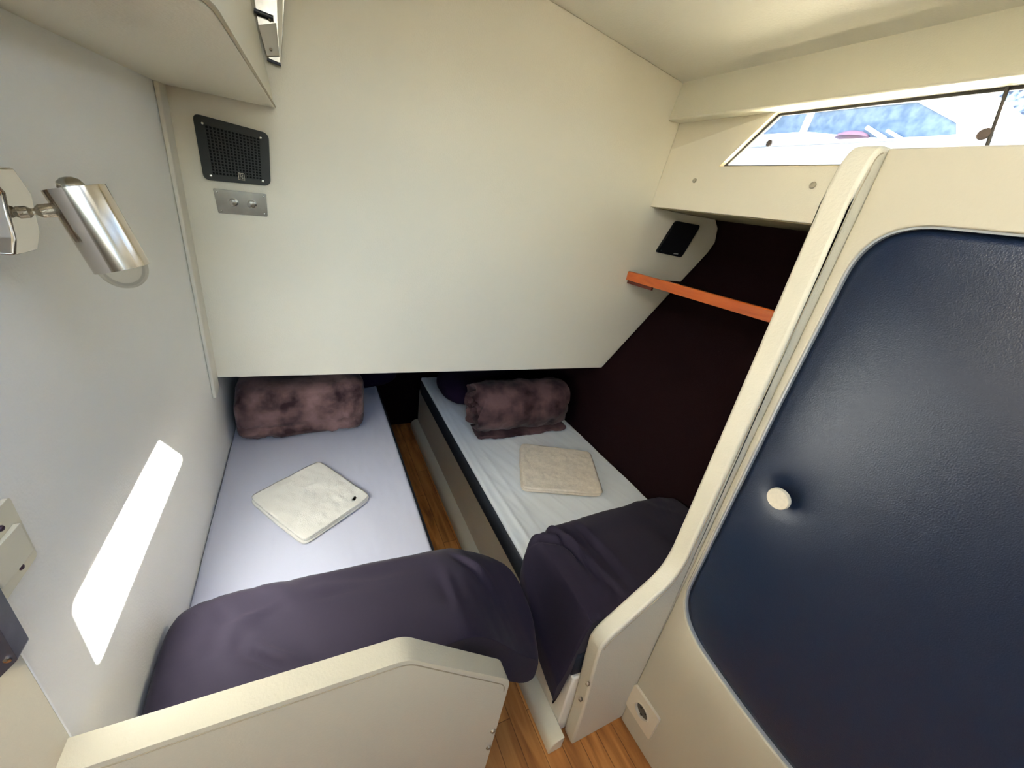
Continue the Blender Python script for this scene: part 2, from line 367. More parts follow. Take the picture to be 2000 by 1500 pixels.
# ------------------------------------------------------------------ bulkhead speaker, control plate
def screw(p, axis, r, parent, m=M_STEEL):
    bm = bmesh.new(); lathe(bm, p, axis, [(-.002, r), (.001, r), (.0022, r*.7), (.0025, .0001)], 14); return add('screw', bm, m, parent)
q = [(at(u, v, 1, YB).x, at(u, v, 1, YB).z) for u, v in ((377, 221), (525, 261), (529, 363), (400, 351))]
SP = thing('speaker', 'square black loudspeaker with perforated grille on the white bulkhead, above the steel knob plate', 'speaker', (q[3][0], YB, q[3][1]))
oq = rounded(q, .016, 6)
def lerpq(q, s, t):
    a = Vector(q[0]).lerp(Vector(q[1]), s); b = Vector(q[3]).lerp(Vector(q[2]), s); c = a.lerp(b, t); return (c.x, c.y)
iq = rounded([lerpq(q, .13, .13), lerpq(q, .87, .13), lerpq(q, .87, .90), lerpq(q, .13, .90)], .006, 4)
bm = bmesh.new(); prism(bm, oq, XZ(YB - .013), XZ(YB - .0005), holes=[iq]); add('bezel', bm, M_BLACK, SP, bevel=.005, seg=3)
bm = bmesh.new(); prism(bm, iq, XZ(YB - .003), XZ(YB - .0005)); add('cone', bm, M_BLACKHOLE, SP)
bm = bmesh.new()
NG = 15
for i in range(NG + 1):
    s = .13 + .74 * i / NG; a = lerpq(q, s, .13); b = lerpq(q, s, .90); h = .0013
    prism(bm, [(a[0]-h, a[1]), (a[0]+h, a[1]), (b[0]+h, b[1]), (b[0]-h, b[1])], XZ(YB - .0115), XZ(YB - .0095))
for j in range(NG + 1):
    t = .13 + .77 * j / NG; a = lerpq(q, .13, t); b = lerpq(q, .87, t); h = .0013
    z0 = (a[1] + b[1]) / 2; dz = (b[1] - a[1]) / 2
    vs = [(a[0], a[1]-h), (b[0], b[1]-h), (b[0], b[1]+h), (a[0], a[1]+h)]
    prism(bm, vs, XZ(YB - .0113), XZ(YB - .0097))
add('grille', bm, M_BLACK, SP, smooth=0)
for s, t in ((.11, .12), (.88, .12), (.11, .92), (.88, .92)):
    c = lerpq(q, s, t); screw((c[0], YB - .0125, c[1]), (0, -1, 0), .0035, SP)
c = lerpq(q, .56, .88)
bm = bmesh.new()
prism(bm, [(c[0]-.0075, c[1]-.009), (c[0]+.0075, c[1]-.009), (c[0]+.0075, c[1]+.009), (c[0]-.0075, c[1]+.009)], XZ(YB - .0135), XZ(YB - .0118), holes=[[(c[0]-.006, c[1]-.0075), (c[0]+.006, c[1]-.0075), (c[0]+.006, c[1]+.0075), (c[0]-.006, c[1]+.0075)]])
bm_box(bm, (c[0]-.004, YB-.0135, c[1]-.001), (c[0]+.004, YB-.012, c[1]+.0003)); bm_box(bm, (c[0]-.004, YB-.0135, c[1]+.002), (c[0]-.001, YB-.012, c[1]+.006)); bm_box(bm, (c[0]+.001, YB-.0135, c[1]-.006), (c[0]+.004, YB-.012, c[1]-.002))
bm_box(bm, (c[0]+.001, YB-.0135, c[1]+.003), (c[0]+.004, YB-.012, c[1]+.005)); bm_box(bm, (c[0]-.004, YB-.0135, c[1]-.005), (c[0]-.002, YB-.012, c[1]-.003))
add('badge', bm, M_STEEL, SP, smooth=0)

q2 = [(at(u, v, 1, YB).x, at(u, v, 1, YB).z) for u, v in ((416, 368), (520, 379), (523, 423), (427, 416))]
KP = thing('control_plate', 'small brushed steel plate with two knobs under the left speaker', 'control plate', (q2[3][0], YB, q2[3][1]))
bm = bmesh.new(); prism(bm, rounded(q2, .003, 3), XZ(YB - .003), XZ(YB - .0004)); add('plate', bm, M_STEELP, KP, bevel=.0006)
for s, t in ((.06, .12), (.94, .12), (.07, .88), (.94, .88)):
    c = lerpq(q2, s, t); screw((c[0], YB - .003, c[1]), (0, -1, 0), .0024, KP, M_STEEL)
for s in (.34, .70):
    c = lerpq(q2, s, .50)
    bm = bmesh.new(); lathe(bm, (c[0], YB - .0025, c[1]), (0, -1, 0), [(0, .0105), (.003, .0108), (.004, .0095), (.021, .0092), (.0245, .0080), (.025, .0001)], 24); add('knob', bm, M_STEEL, KP)

# right speaker on the bulkhead's outboard end
q3 = [(at(u, v, 1, YB).x, at(u, v, 1, YB).z) for u, v in ((1318, 431), (1364, 440), (1327, 502), (1279, 492))]
S2 = thing('speaker', 'plain black oblong loudspeaker high on the bulkhead end above the wooden shelf rail', 'speaker', (q3[3][0], YB, q3[3][1]))
bm = bmesh.new(); prism(bm, rounded(q3, .014, 5), XZ(YB - .014), XZ(YB - .0005)); add('housing', bm, mat('matt_black', (.004, .004, .005), .5), S2, bevel=.004, seg=3)
for s, t in ((.10, .92), (.92, .12)):
    c = lerpq(q3, s, t); screw((c[0], YB - .0135, c[1]), (0, -1, 0), .0025, S2, M_GUNMETAL)
c = lerpq(q3, .70, .93)
bm = bmesh.new()
for k in range(5): bm_box(bm, (c[0] - .014 + k*.0062, YB - .0146, c[1] - .0022), (c[0] - .0098 + k*.0062, YB - .0138, c[1] + .0022 + (k % 2) * .0012))
add('badge', bm, mat('pale_badge', (.6, .6, .58), .4), S2, smooth=0)

# ------------------------------------------------------------------ shelf with wooden fiddle rail
SH = thing('shelf', 'side shelf with orange varnished wooden rail running along the dark hull', 'shelf', (1.4, .9, 1.26))
sx0, sx1 = 1.322, 1.432                    # rail runs slightly outboard as it comes aft
def rx(y): return sx0 + (YB - y) / (YB - .55) * (sx1 - sx0)
bm = bmesh.new()
prism(bm, [(rx(YB) + .012, YB - .012), (rx(-.2) + .012, -.2), (1.62, -.2), (1.66, YB - .012)], XY(1.256), XY(1.268))
add('shelf_board', bm, M_HULL, SH)
bm = bmesh.new()
rings = []
for y, zt_, zb_ in ((YB - .002, 1.295, 1.256), (YB - .03, 1.296, 1.256), (.9, 1.300, 1.259), (.4, 1.306, 1.262), (-.2, 1.312, 1.264)):
    x = rx(y); rings.append([(x, y, zb_), (x + .018, y, zb_), (x + .018, y, zt_ - .003), (x + .014, y, zt_), (x + .004, y, zt_), (x, y, zt_ - .003)])
loft(bm, rings); add('rail', bm, M_TEAK, SH, smooth=30, bevel=.001)
bm = bmesh.new(); prism(bm, [(rx(YB) + .012, YB - .002), (rx(YB - .14) + .016, YB - .14), (rx(YB - .14) + .026, YB - .14), (rx(YB) + .036, YB - .002)], XY(1.240), XY(1.256))
add('cleat', bm, mat('dark_cleat_wood', (.10, .016, .006), .5), SH)

# ------------------------------------------------------------------ footboards, post, locker
YF, YK = .418, .460
def zrow(l): return l
FL = thing('footboard', 'low cream padded footboard with a peaked top at the foot of the left bed', 'footboard', (0, .44, 0))
YFL, YKL = .388, .429
lo = rounded([(-.2990, 0), (.285, 0), (.312, .20), (.326, .607), (.108, .808), (-.2990, .828)], [0, .02, .1, .022, .02, 0], 8)
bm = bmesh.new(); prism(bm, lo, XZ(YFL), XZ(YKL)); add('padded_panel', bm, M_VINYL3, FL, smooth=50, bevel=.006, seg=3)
bm = bmesh.new()
ed = [(a, b) for a, b in lo if b > .15][:]
ed.sort(key=lambda p: -p[0] if p[1] > .5 else 0)
path = [p for p in lo if p[1] > .50]
path = [(a - (.010 if a > .30 else 0), b - .0115) for a, b in path]
tube(bm, [(a, YFL - .0002, b) for a, b in path], .0011, 6); add('piping', bm, M_PIPE, FL)
for (u, v) in ((963, 1427), (954, 1459)):
    p = at(u, v, 1, YFL); bm = bmesh.new(); lathe(bm, p, (0, -1, 0), [(-.003, .0065), (.001, .0065), (.004, .0045), (.0045, .0001)], 18); add('bolt', bm, M_KNUCKLE, FL)

FR = thing('footboard', 'cream padded footboard of the right bed sweeping up into a tall narrow post', 'footboard', (.74, .44, 0))
ro = [(.648, 0), (.640, .20), (.618, .40), (.611, .50), (.625, .530), (.785, .672), (.806, .73), (.8075, .9), (.8075, 1.60), (.815, 1.645), (.832, 1.670), (.866, 1.672), (.866, .0)]
ro = rounded(ro, [0, .05, .05, .012, .012, .03, .03, 0, .02, .015, .01, 0, 0], 5)
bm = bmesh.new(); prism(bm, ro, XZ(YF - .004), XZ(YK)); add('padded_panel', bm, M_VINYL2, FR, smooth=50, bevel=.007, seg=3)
bm = bmesh.new(); path = [p for p in ro if p[1] > .502 and p[0] < .84]
tube(bm, [(a + .011 * max(0, min(1, (1.66 - b) / .03)), YF - .0042, b - (.011 if b > 1.64 or b < .70 else 0)) for a, b in path], .0011, 6); add('piping', bm, M_PIPE, FR)
for (u, v) in ((1148, 1336), (1134, 1366)):
    p = at(u, v, 1, YF - .004); bm = bmesh.new(); lathe(bm, p, (0, -1, 0), [(-.003, .0065), (.001, .0065), (.004, .0045), (.0045, .0001)], 18); add('bolt', bm, M_KNUCKLE, FR)

LX = .847
def lxf(off): return lambda a, b: (LX + max(0, .43 - a) * .03 + off, a, b)
LK = thing('locker', 'beige padded locker with rounded opening and navy door beside the right bed', 'locker', (1.0, .1, 0))
door = rounded([(.402, .545), (.399, 1.20), (.392, 1.562), (-.42, 1.562), (-.42, .48), (.15, .492)], [.115, 0, .095, .13, .13, .10], 12)
bm = bmesh.new()
prism(bm, [(YF - .0045, 0), (YF - .0045, 1.668), (-1.6, 1.672), (-1.6, 0)], lxf(0), lxf(.045), holes=[door])
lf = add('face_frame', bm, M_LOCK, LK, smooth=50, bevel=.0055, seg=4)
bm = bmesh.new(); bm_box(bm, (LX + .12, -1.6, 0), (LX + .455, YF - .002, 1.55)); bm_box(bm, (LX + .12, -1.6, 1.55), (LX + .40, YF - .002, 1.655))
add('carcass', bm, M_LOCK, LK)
def scaled(poly, d): 
    a_ = sum(poly[i-1][0]*poly[i][1] - poly[i][0]*poly[i-1][1] for i in range(len(poly)))
    return inset(poly, d * (1 if a_ > 0 else -1))
bm = bmesh.new(); prism(bm, scaled(door, .0005), lxf(.004), lxf(.02), holes=[scaled(door, -.0035)])
add('edge_trim', bm, M_GASKET, LK, smooth=40)
# padded navy door: a bulging grid with a dimple round the knob
KN = at(1527, 972, 0, LX - .004)
def inside(p, poly):
    c = False; j = len(poly) - 1
    for i in range(len(poly)):
        a, b = poly[i], poly[j]
        if (a[1] > p[1]) != (b[1] > p[1]) and p[0] < (b[0]-a[0])*(p[1]-a[1])/(b[1]-a[1]) + a[0]: c = not c
        j = i
    return c
din = scaled(door, -.0038)
cen = Vector((0.0, 1.02))
bm = bmesh.new(); rings = []
NR = 40
def dedge(p):
    return min((Vector(p) - (Vector(din[i-1]) + (Vector(din[i]) - Vector(din[i-1])) * max(0, min(1, (Vector(p)-Vector(din[i-1])).dot(Vector(din[i])-Vector(din[i-1]))/max(1e-12, (Vector(din[i])-Vector(din[i-1])).length_squared))))).length for i in range(len(din)))
# resample outline densely
dense = []
for i in range(len(din)):
    a = Vector(din[i-1]); b = Vector(din[i]); k = max(1, int((b-a).length / .012))
    for t in range(k): dense.append(a.lerp(b, t / k))
for r in range(NR + 1):
    f = 1 - (r / NR) * .97
    ring = []
    for p in dense:
        q_ = cen + (p - cen) * f
        de = dedge(q_); bul = .014 * (1 - math.exp(-de / .05)) + .010 * (1 - math.exp(-de / .2))
        dk = math.hypot(q_[0] - KN.y, q_[1] - KN.z)
        bul -= .011 * math.exp(-(dk / .028) ** 2) + .004 * math.exp(-(dk / .07) ** 2)
        x, y, z = lxf(.012 - bul)(q_[0], q_[1]); ring.append((x, y, z))
    rings.append(ring)
vsd = loft(bm, rings, caps=False); bm.faces.new(vsd[-1])
dr = add('door', bm, M_NAVY, LK, smooth=180)
s_ = dr.modifiers.new('thickness', 'SOLIDIFY'); s_.thickness = .008; s_.offset = 1
bm = bmesh.new(); kx = LX - .004
lathe(bm, (kx + .004, KN.y, KN.z), (-1, .0, 0), [(0, .006), (.008, .006), (.009, .020), (.011, .022), (.018, .022), (.020, .0208), (.0205, .0001)], 36)
add('door_knob', bm, mat('cream_knob', (.62, .56, .43), .4, var=.1, vscale=150), dr)

# socket on the locker
sc = [at(u, v, 0, LX) for u, v in ((1245, 1335), (1290, 1395), (1272, 1445), (1222, 1380))]
cy = sum(p.y for p in sc) / 4; cz = sum(p.z for p in sc) / 4
SK = thing('power_socket', 'round two-pin power socket on a square beige plate low on the locker', 'socket', (LX, cy, cz))
bm = bmesh.new(); sq = rounded([(cy-.052, cz-.055), (cy+.052, cz-.055), (cy+.052, cz+.055), (cy-.052, cz+.055)], .008, 4)
circ = [(cy + .0235*math.cos(2*math.pi*k/32), cz + .0235*math.sin(2*math.pi*k/32)) for k in range(32)]
circ2 = [(cy + .027*math.cos(2*math.pi*k/32), cz + .027*math.sin(2*math.pi*k/32)) for k in range(32)]
prism(bm, sq, lxf(-.009), lxf(-.0005), holes=[circ]); add('plate', bm, M_SOCKET, SK, bevel=.003)
bm = bmesh.new(); prism(bm, circ2, lxf(-.0115), lxf(-.008), holes=[circ]); add('ring', bm, M_SOCKET, SK, bevel=.001)
bm = bmesh.new(); prism(bm, circ, lxf(-.0020), lxf(-.0006)); add('recess', bm, mat('recess', (.07, .06, .045), .5), SK)
for dy in (-.0095, .0095):
    bm = bmesh.new(); lathe(bm, Vector(lxf(-.0019)(cy + dy, cz)), (-1, 0, 0), [(0, .003), (.001, .003), (.0011, .0001)], 12); add('contact_hole', bm, M_BLACKHOLE, SK)
for dz in (-.019, .019):
    bm = bmesh.new(); x, y, z = lxf(-.004)(cy, cz + dz); bm_box(bm, (x-.003, y-.003, z-.002), (x+.002, y+.003, z+.002)); add('earth_clip', bm, M_STEELP, SK)

# ------------------------------------------------------------------ beds
def soft_box(lo, hi, r, nx, ny, nz=6, f=None):
    """box with rounded edges and a height function f(x,y) on the top"""
    bm = bmesh.new(); bmesh.ops.create_cube(bm, size=1)
    bm.free(); bm = bmesh.new()
    N = {}
    def V(i, j, k):
        if (i, j, k) in N: return N[(i, j, k)]
        p = Vector((lo[0] + (hi[0]-lo[0])*i/nx, lo[1] + (hi[1]-lo[1])*j/ny, lo[2] + (hi[2]-lo[2])*k/nz))
        c = Vector([min(max(p[a], lo[a]+r), hi[a]-r) for a in range(3)]); d = p - c
        if d.length > 1e-9:
            m_ = max(abs(d.x), abs(d.y), abs(d.z)); p = c + d.normalized() * m_
        if f: p = Vector(f(p))
        N[(i, j, k)] = bm.verts.new(p); return N[(i, j, k)]
    for i in range(nx):
        for j in range(ny):
            bm.faces.new((V(i,j,nz), V(i+1,j,nz), V(i+1,j+1,nz), V(i,j+1,nz))); bm.faces.new((V(i,j,0), V(i,j+1,0), V(i+1,j+1,0), V(i+1,j,0)))
    for i in range(nx):
        for k in range(nz):
            bm.faces.new((V(i,0,k), V(i+1,0,k), V(i+1,0,k+1), V(i,0,k+1))); bm.faces.new((V(i,ny,k), V(i,ny,k+1), V(i+1,ny,k+1), V(i+1,ny,k)))
    for j in range(ny):
        for k in range(nz):
            bm.faces.new((V(0,j,k), V(0,j,k+1), V(0,j+1,k+1), V(0,j+1,k))); bm.faces.new((V(nx,j,k), V(nx,j+1,k), V(nx,j+1,k+1), V(nx,j,k+1)))
    return bm
ZL, ZR = .545, .400
b1 = add('bed_base', box((-.2965, YK + .001, 0), (.215, 2.35, .435)), M_VINYL, bevel=.004); tag(b1, 'low base box under the left mattress beside the wood floor strip', 'bed base')
ML = thing('mattress', 'left berth mattress in a smooth lavender-grey fitted sheet', 'mattress', (0, 1.3, .436))
add('mattress_body', soft_box((-.2955, YK + .004, .436), (.291, 2.30, ZL - .009), .02, 30, 60), M_NAVYCLOTH, ML, smooth=180)
def fsl(p):
    w_ = .0012 * fbm((p.x*2, p.y, 0), 6) + .0012 * fbm((p.x, p.y*.3, 3), 18)
    return (p.x, p.y, p.z + (w_ if p.z > ZL - .008 else 0))
add('fitted_sheet', soft_box((-.2956, YK + .0035, ZL - .02), (.278, 2.301, ZL), .009, 100, 200, 4, fsl), M_SHEETL, ML, smooth=180)
# right bed: base wall, mattress
b2 = thing('bed_base', 'cream base wall of the right berth rising from the floor strip', 'bed base', (.9, 1.2, 0))
add('base_panel', box((.615, YK + .001, 0), (1.299, 2.35, .288)), M_VINYL, b2, bevel=.006)
bm = bmesh.new(); pr = [(.567, 0), (.5675, .018), (.570, .032), (.576, .043), (.585, .051), (.597, .057), (.6145, .060), (.6145, 0)]
prism(bm, pr, XZ(YF + .004), XZ(2.35)); add('floor_fillet', bm, mat('fillet_vinyl', (.66, .60, .44), .45, bump=.2), b2, smooth=50, bevel=.002)
MR = thing('mattress', 'right berth mattress in a creased pale grey sheet with dark side showing', 'mattress', (.95, 1.3, .289))
add('mattress_body', soft_box((.603, YK + .004, .289), (1.299, 2.30, ZR - .008), .015, 20, 60), M_NAVYCLOTH, MR, smooth=180)
def fsr(p):
    if p.z < ZR - .012: return tuple(p)
    a = p.x + (p.y - 1.0) * .32
    w_ = .0035 * max(0, fbm((a*7, p.y*.55, 1), 2.2)) + .0012 * fbm((a*3, p.y*.3, 5), 12)
    ridge = .006 * math.exp(-((p.x - .655 - .012*math.sin(p.y*3)) / .010) ** 2) + .004 * math.exp(-((p.x - .70 - .02*math.sin(p.y*2.2)) / .012) ** 2)
    return (p.x, p.y, p.z + w_ + ridge * min(1, max(.3, 1.8 - p.y)))
add('fitted_sheet', soft_box((.607, .530, ZR - .022), (1.2985, 2.301, ZR), .012, 160, 160, 4, fsr), M_SHEETR, MR, smooth=180)

# ------------------------------------------------------------------ cloth things
def puff(nu, nv, f):
    bm = bmesh.new(); rows = []
    for j in range(1, nv):
        t = -math.pi/2 + math.pi * j / nv
        rows.append([bm.verts.new(f(2*math.pi*i/nu, t)) for i in range(nu)])
    s = bm.verts.new(f(0, -math.pi/2)); e = bm.verts.new(f(0, math.pi/2))
    for a, b in zip(rows, rows[1:]):
        for i in range(nu): bm.faces.new((a[i], a[(i+1) % nu], b[(i+1) % nu], b[i]))
    for i in range(nu):
        bm.faces.new((s, rows[0][(i+1) % nu], rows[0][i])); bm.faces.new((e, rows[-1][i], rows[-1][(i+1) % nu]))
    return bm
def spow(v, e): return math.copysign(abs(v) ** e, v)
def sq_el(u, t, e1, e2):
    return Vector((spow(math.sin(t), e1), spow(math.cos(t), e1) * spow(math.cos(u), e2), spow(math.cos(t), e1) * spow(math.sin(u), e2)))
def smst(a, b, x):
    t = max(0, min(1, (x - a) / (b - a))); return t * t * (3 - 2 * t)

# left duvet: lies across the foot of the left bed and hangs over its inner edge
def duvL(u, t):
    p = sq_el(u, t, .30, .48)
    x = .092 + p.x * .384; s = (x + .29) / .745
    y = .566 + p.y * .134 + .048 * (1 - s)
    z = .612 + p.z * (.066 + .012 * math.sin(s * 3))
    # top bulges, ends thin to a seam
    drop = smst(.24, .48, x)
    z -= drop * (.02 + .17 * smst(.64, .46, y)); x -= .075 * drop * smst(.52, .70, y)
    wr = fbm((x * 1.0, y * 1.6 + x * .8, z), 5, 2) * .006 + fbm((x * 3 + y * 1.5, y * .8, z), 7, 2) * .003
    for cx_, cy_, dx_, dy_, ln_, dp_ in ((.02, .60, .5, -.86, .07, .010), (.12, .60, .25, -.97, .08, .009), (-.10, .54, .8, -.6, .08, .006), (.24, .58, .1, -1, .06, .005), (.10, .66, .3, -.95, .05, .006), (.33, .60, .6, -.8, .06, .008), (-.18, .62, .9, .3, .07, .004)):
        al = (x - cx_) * dx_ + (y - cy_) * dy_; ac = -(x - cx_) * dy_ + (y - cy_) * dx_
        wr += 1.5 * dp_ * (math.exp(-((ac - .008) / .008) ** 2) - math.exp(-((ac + .004) / .006) ** 2)) * math.exp(-(al / ln_) ** 2)
    fold = -.010 * math.exp(-((y - .62 + (x - .02) * .9) / .014) ** 2) * math.exp(-((x - .04) / .08) ** 2) - .007 * math.exp(-((y - .60 + (x - .16) * 1.6) / .012) ** 2) * math.exp(-((x - .13) / .06) ** 2)
    z += wr * (1 if p.z > -.3 else .3)
    y += wr * .3
    if x < .300: z = max(z, ZL + .003)
    return (max(x, -.294), max(y, YK + .004), z)
bm = puff(180, 240, duvL)
tag(add('duvet', bm, M_DUVET, smooth=180), 'dark aubergine duvet folded across the left bed behind the peaked footboard', 'duvet')
def duvR(u, t):
    p = sq_el(u, t, .30, .34)
    x = .925 + p.x * .371
    y = .632 + p.y * .190 + .02 * p.x
    z = .470 + p.z * (.066 + .01 * math.cos(x * 8))
    drop = smst(.618, .556, x)
    z -= drop * (.035 + .20 * smst(.84, .48, y)); x += .006 * drop
    wr = fbm((x * 2.2 + y, y * 1.4, z * .8), 5, 2) * .006 + fbm((x * 3 - y * 1.5, y * .6, z), 8, 2) * .003
    for cx_, cy_, dx_, dy_, ln_, dp_ in ((.70, .68, .25, -.97, .12, .016), (.78, .66, .1, -1, .10, .010), (.90, .66, .45, -.9, .08, .008), (1.02, .64, .3, -.95, .07, .005), (.65, .74, .8, -.6, .06, .010)):
        al = (x - cx_) * dx_ + (y - cy_) * dy_; ac = -(x - cx_) * dy_ + (y - cy_) * dx_
        wr += 1.5 * dp_ * (math.exp(-((ac - .010) / .010) ** 2) - math.exp(-((ac + .006) / .007) ** 2)) * math.exp(-(al / ln_) ** 2)
    fold = -.016 * math.exp(-((x - .74 - (y - .62) * .55) / .014) ** 2) * smst(.45, .6, y)
    y -= .12 * smst(.75, .60, x) * smst(.66, .5, y)
    z += wr * (1 if p.z > -.3 else .3)
    y += wr * .3
    if x > .598: z = max(z, ZR + .008)
    return (min(x, 1.296), max(y, YK + .004), z)
bm = puff(180, 220, duvR)
tag(add('duvet', bm, M_DUVET, smooth=180), 'dark aubergine duvet bunched at the foot of the right bed beside the tall post', 'duvet')

# folded velvet blanket, left
def blL(u, t):
    p = sq_el(u, t, .28, .42)
    x = -.045 + p.x * .225; y = 1.625 + p.y * .125 - .02 * p.z * 0; z = .655 + p.z * .108
    z += .006 * math.sin(x * 14) * (p.z > 0)
    lip = math.exp(-((p.z + .72) / .16) ** 2) * .014
    if p.y < 0: y -= lip + .012 * (1 - p.z ** 2)
    crease = .012 * math.exp(-((p.z + .42 - .06 * math.sin(x * 12)) / .07) ** 2)
    if p.y < 0: y += crease
    wr = fbm((x, y, z), 14, 4) * .014; y += wr; z += wr * .6; x += fbm((z, y, x), 16, 2) * .006
    x -= .012 * (1 - p.z) * .5
    return (max(x, -.293), y, max(z, ZL + .004))
tag(add('blanket', puff(160, 160, blL), M_VELVET, smooth=180), 'folded mauve-brown velvet blanket at the head of the left bed', 'blanket')
# rolled blanket, right: a thick spiral
bm = bmesh.new(); rings = []
cyR, czR = 1.625, ZR + .150
sp = []
turns = 3.0; n_s = 150
for k in range(n_s + 1):
    a = k / n_s; th = -math.pi * .5 - a * turns * 2 * math.pi; r = .142 - .118 * a
    sp.append((r * math.cos(th) * 1.05, r * math.sin(th) * .98, th, r))
wall_t = .030
sp = [(s_[0], s_[1], s_[2], s_[3]) for s_ in sp]
flap = [(-.02 - .0 * k, -.142) for k in range(1)]
outer = [(a, b) for a, b, th, r in sp]; inner = [(a * (r - wall_t) / r, b * (r - wall_t) / r) for a, b, th, r in sp]
outer = [(-.115, -.143), (-.06, -.1435)] + outer; inner = [(-.112, -.128), (-.06, -.120)] + inner
sec = outer + inner[::-1]
NX = 60
for i in range(NX + 1):
    s = i / NX; x = .705 + .50 * s; ring = []
    for k, (a, b) in enumerate(sec):
        d = fbm((x * 1.2, a, b), 13, 3) * .009; e_ = 1 - .06 * (abs(2 * s - 1) ** 8)
        xx = x + (.018 * math.sin(k * .35) + .012 * fbm((a, b, s), 20, 2)) * (abs(2 * s - 1) ** 4)
        if b < -.12 and a < -.03 and s > .5: xx += .03 * s
        yy = cyR + (a + d) * e_; zz = max(ZR + .008, czR + (b + d * .8) * e_)
        ring.append((xx, yy, zz))
    rings.append(ring)
vs = [[bm.verts.new(p) for p in r] for r in rings]; n0 = len(sec)
for a, b in zip(vs, vs[1:]):
    for i in range(n0): bm.faces.new((a[i], a[(i+1) % n0], b[(i+1) % n0], b[i]))
no = len(outer)
for e_ in (0, -1):
    for i in range(no - 1): bm.faces.new((vs[e_][i], vs[e_][i+1], vs[e_][n0-2-i], vs[e_][n0-1-i]))
tag(add('blanket', bm, M_VELVET2, smooth=60), 'rolled-up mauve velvet blanket at the head of the right bed', 'blanket')

def pillow(name, cx, cy, cz, hx, hy, hz, label, m):
    def f(u, t):
        p = sq_el(u, t, .55, .8); k = 1 - .25 * abs(p.x) ** 3
        x = cx + p.x * hx; y = cy + p.y * hy * (1 + .06 * p.x * p.x); z = cz + p.z * hz * k
        return (x + .004 * fbm((x, y, z), 9), y + .01 * fbm((y, z, x), 7), z + .008 * fbm((x, y, z), 8))
    return tag(add(name, puff(80, 80, f), m, smooth=180), label, 'pillow')
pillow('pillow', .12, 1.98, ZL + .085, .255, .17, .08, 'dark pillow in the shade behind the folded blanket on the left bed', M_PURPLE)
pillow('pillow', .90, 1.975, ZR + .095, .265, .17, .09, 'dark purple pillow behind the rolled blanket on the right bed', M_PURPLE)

# towels
def towel(name, quad, z0, layers, th, m, label, seed, fold_side):
    """folded towel: stacked rounded sheets; quad is the outline on the bed, in order"""
    t = bmesh.new(); q = [Vector((p[0], p[1])) for p in quad]; n = 44
    rnd = random.Random(seed)
    for L in range(layers):
        top = L == layers - 1
        ins = [rnd.uniform(0, .006) for _ in range(4)]
        if L < layers - 1 : ins = [x + .002 for x in ins]
        off = Vector((rnd.uniform(-.003, .003), rnd.uniform(-.003, .003)))
        if L == 0: off += (q[fold_side] - q[(fold_side + 2) % 4]).normalized() * .006
        zb_ = z0 + L * th
        g = {}
        def P(i, j, s):
            a = i / n; b = j / n
            c = q[0].lerp(q[1], a).lerp(q[3].lerp(q[2], a), b)
            e = min(a, 1 - a, b, 1 - b) * 2
            cc = (q[0] + q[1] + q[2] + q[3]) / 4
            c = cc + (c - cc) * (1 - sum(ins) / 1.0) + off
            # soft corners
            c += (cc - c) * .05 * (abs(2*a-1) ** 10) * (abs(2*b-1) ** 10)
            c += Vector((fbm((a*2, b*2, seed), 1.5), fbm((b*2, a*2, seed + 4), 1.5))) * .003
            k = min(1, (e / .07)) if e < .07 else 1
            h = th * .5 * math.sqrt(max(0, 1 - (1 - k) ** 2)) 
            bump = 0
            if top: bump = .0035 * fbm((c.x * 9, c.y * 9, seed), 1.6, 3) + .002 * fbm((c.x * 40, c.y * 40, seed), 1, 2)
            drop = 0
            return Vector((c.x, c.y, zb_ + th * .5 + s * h + (bump if s > 0 else 0) * k))
        tv = [[t.verts.new(P(i, j, 1)) for j in range(n + 1)] for i in range(n + 1)]
        bv = [[(tv[i][j] if i in (0, n) or j in (0, n) else t.verts.new(P(i, j, -1))) for j in range(n + 1)] for i in range(n + 1)]
        for i in range(n):
            for j in range(n):
                t.faces.new((tv[i][j], tv[i+1][j], tv[i+1][j+1], tv[i][j+1]))
                try: t.faces.new((bv[i][j], bv[i][j+1], bv[i+1][j+1], bv[i+1][j]))
                except ValueError: pass
    o = add(name, t, m, smooth=180); return tag(o, label, 'towel')
tq = [at(u, v, 2, ZL + .012) for u, v in ((482, 971), (622, 899), (727, 968), (593, 1062))]
towel('towel', tq, ZL + .002, 3, .0036, M_TOWEL, 'white folded towel lying diagonally on the left bed', 3, 3)
tq = [at(u, v, 2, ZR + .024) for u, v in ((1015, 868), (1152, 884), (1180, 970), (1018, 958))]
towel('towel', tq, ZR + .009, 3, .0085, M_TOWEL2, 'cream fluffy folded towel on the right bed', 11, 0)

# ------------------------------------------------------------------ reading lamp
WX = -.297
RL = thing('reading_lamp', 'polished steel cylinder reading lamp with clear bulb on the left wall', 'wall lamp', (WX, .66, 1.40))
fc = WX + .030
oc = [(at(u, v, 0, fc).y, at(u, v, 0, fc).z) for u, v in ((-40, 326), (28, 328), (62, 376), (80, 455), (76, 488), (28, 500), (29, 465), (8, 378))]
bm = bmesh.new(); prism(bm, oc, YZ(WX + .0005), YZ(fc)); add('back_plate', bm, M_STEEL, RL, smooth=20, bevel=.0025, seg=2)
ct = at(145, 366, 0, -.2225); cb = at(240, 524, 0, -.1985)
ax_ = (cb - ct).normalized(); ln = (cb - ct).length; RC = .0265
mid = ct.lerp(cb, .30)
aS = Vector((fc, .655, 1.412)); aE = Vector((mid.x - RC*.9, mid.y, mid.z))
aS = at(28, 416, 0, fc); aE = ct.lerp(cb, .24)
bm = bmesh.new()
dA = aE - aS; L_ = dA.length
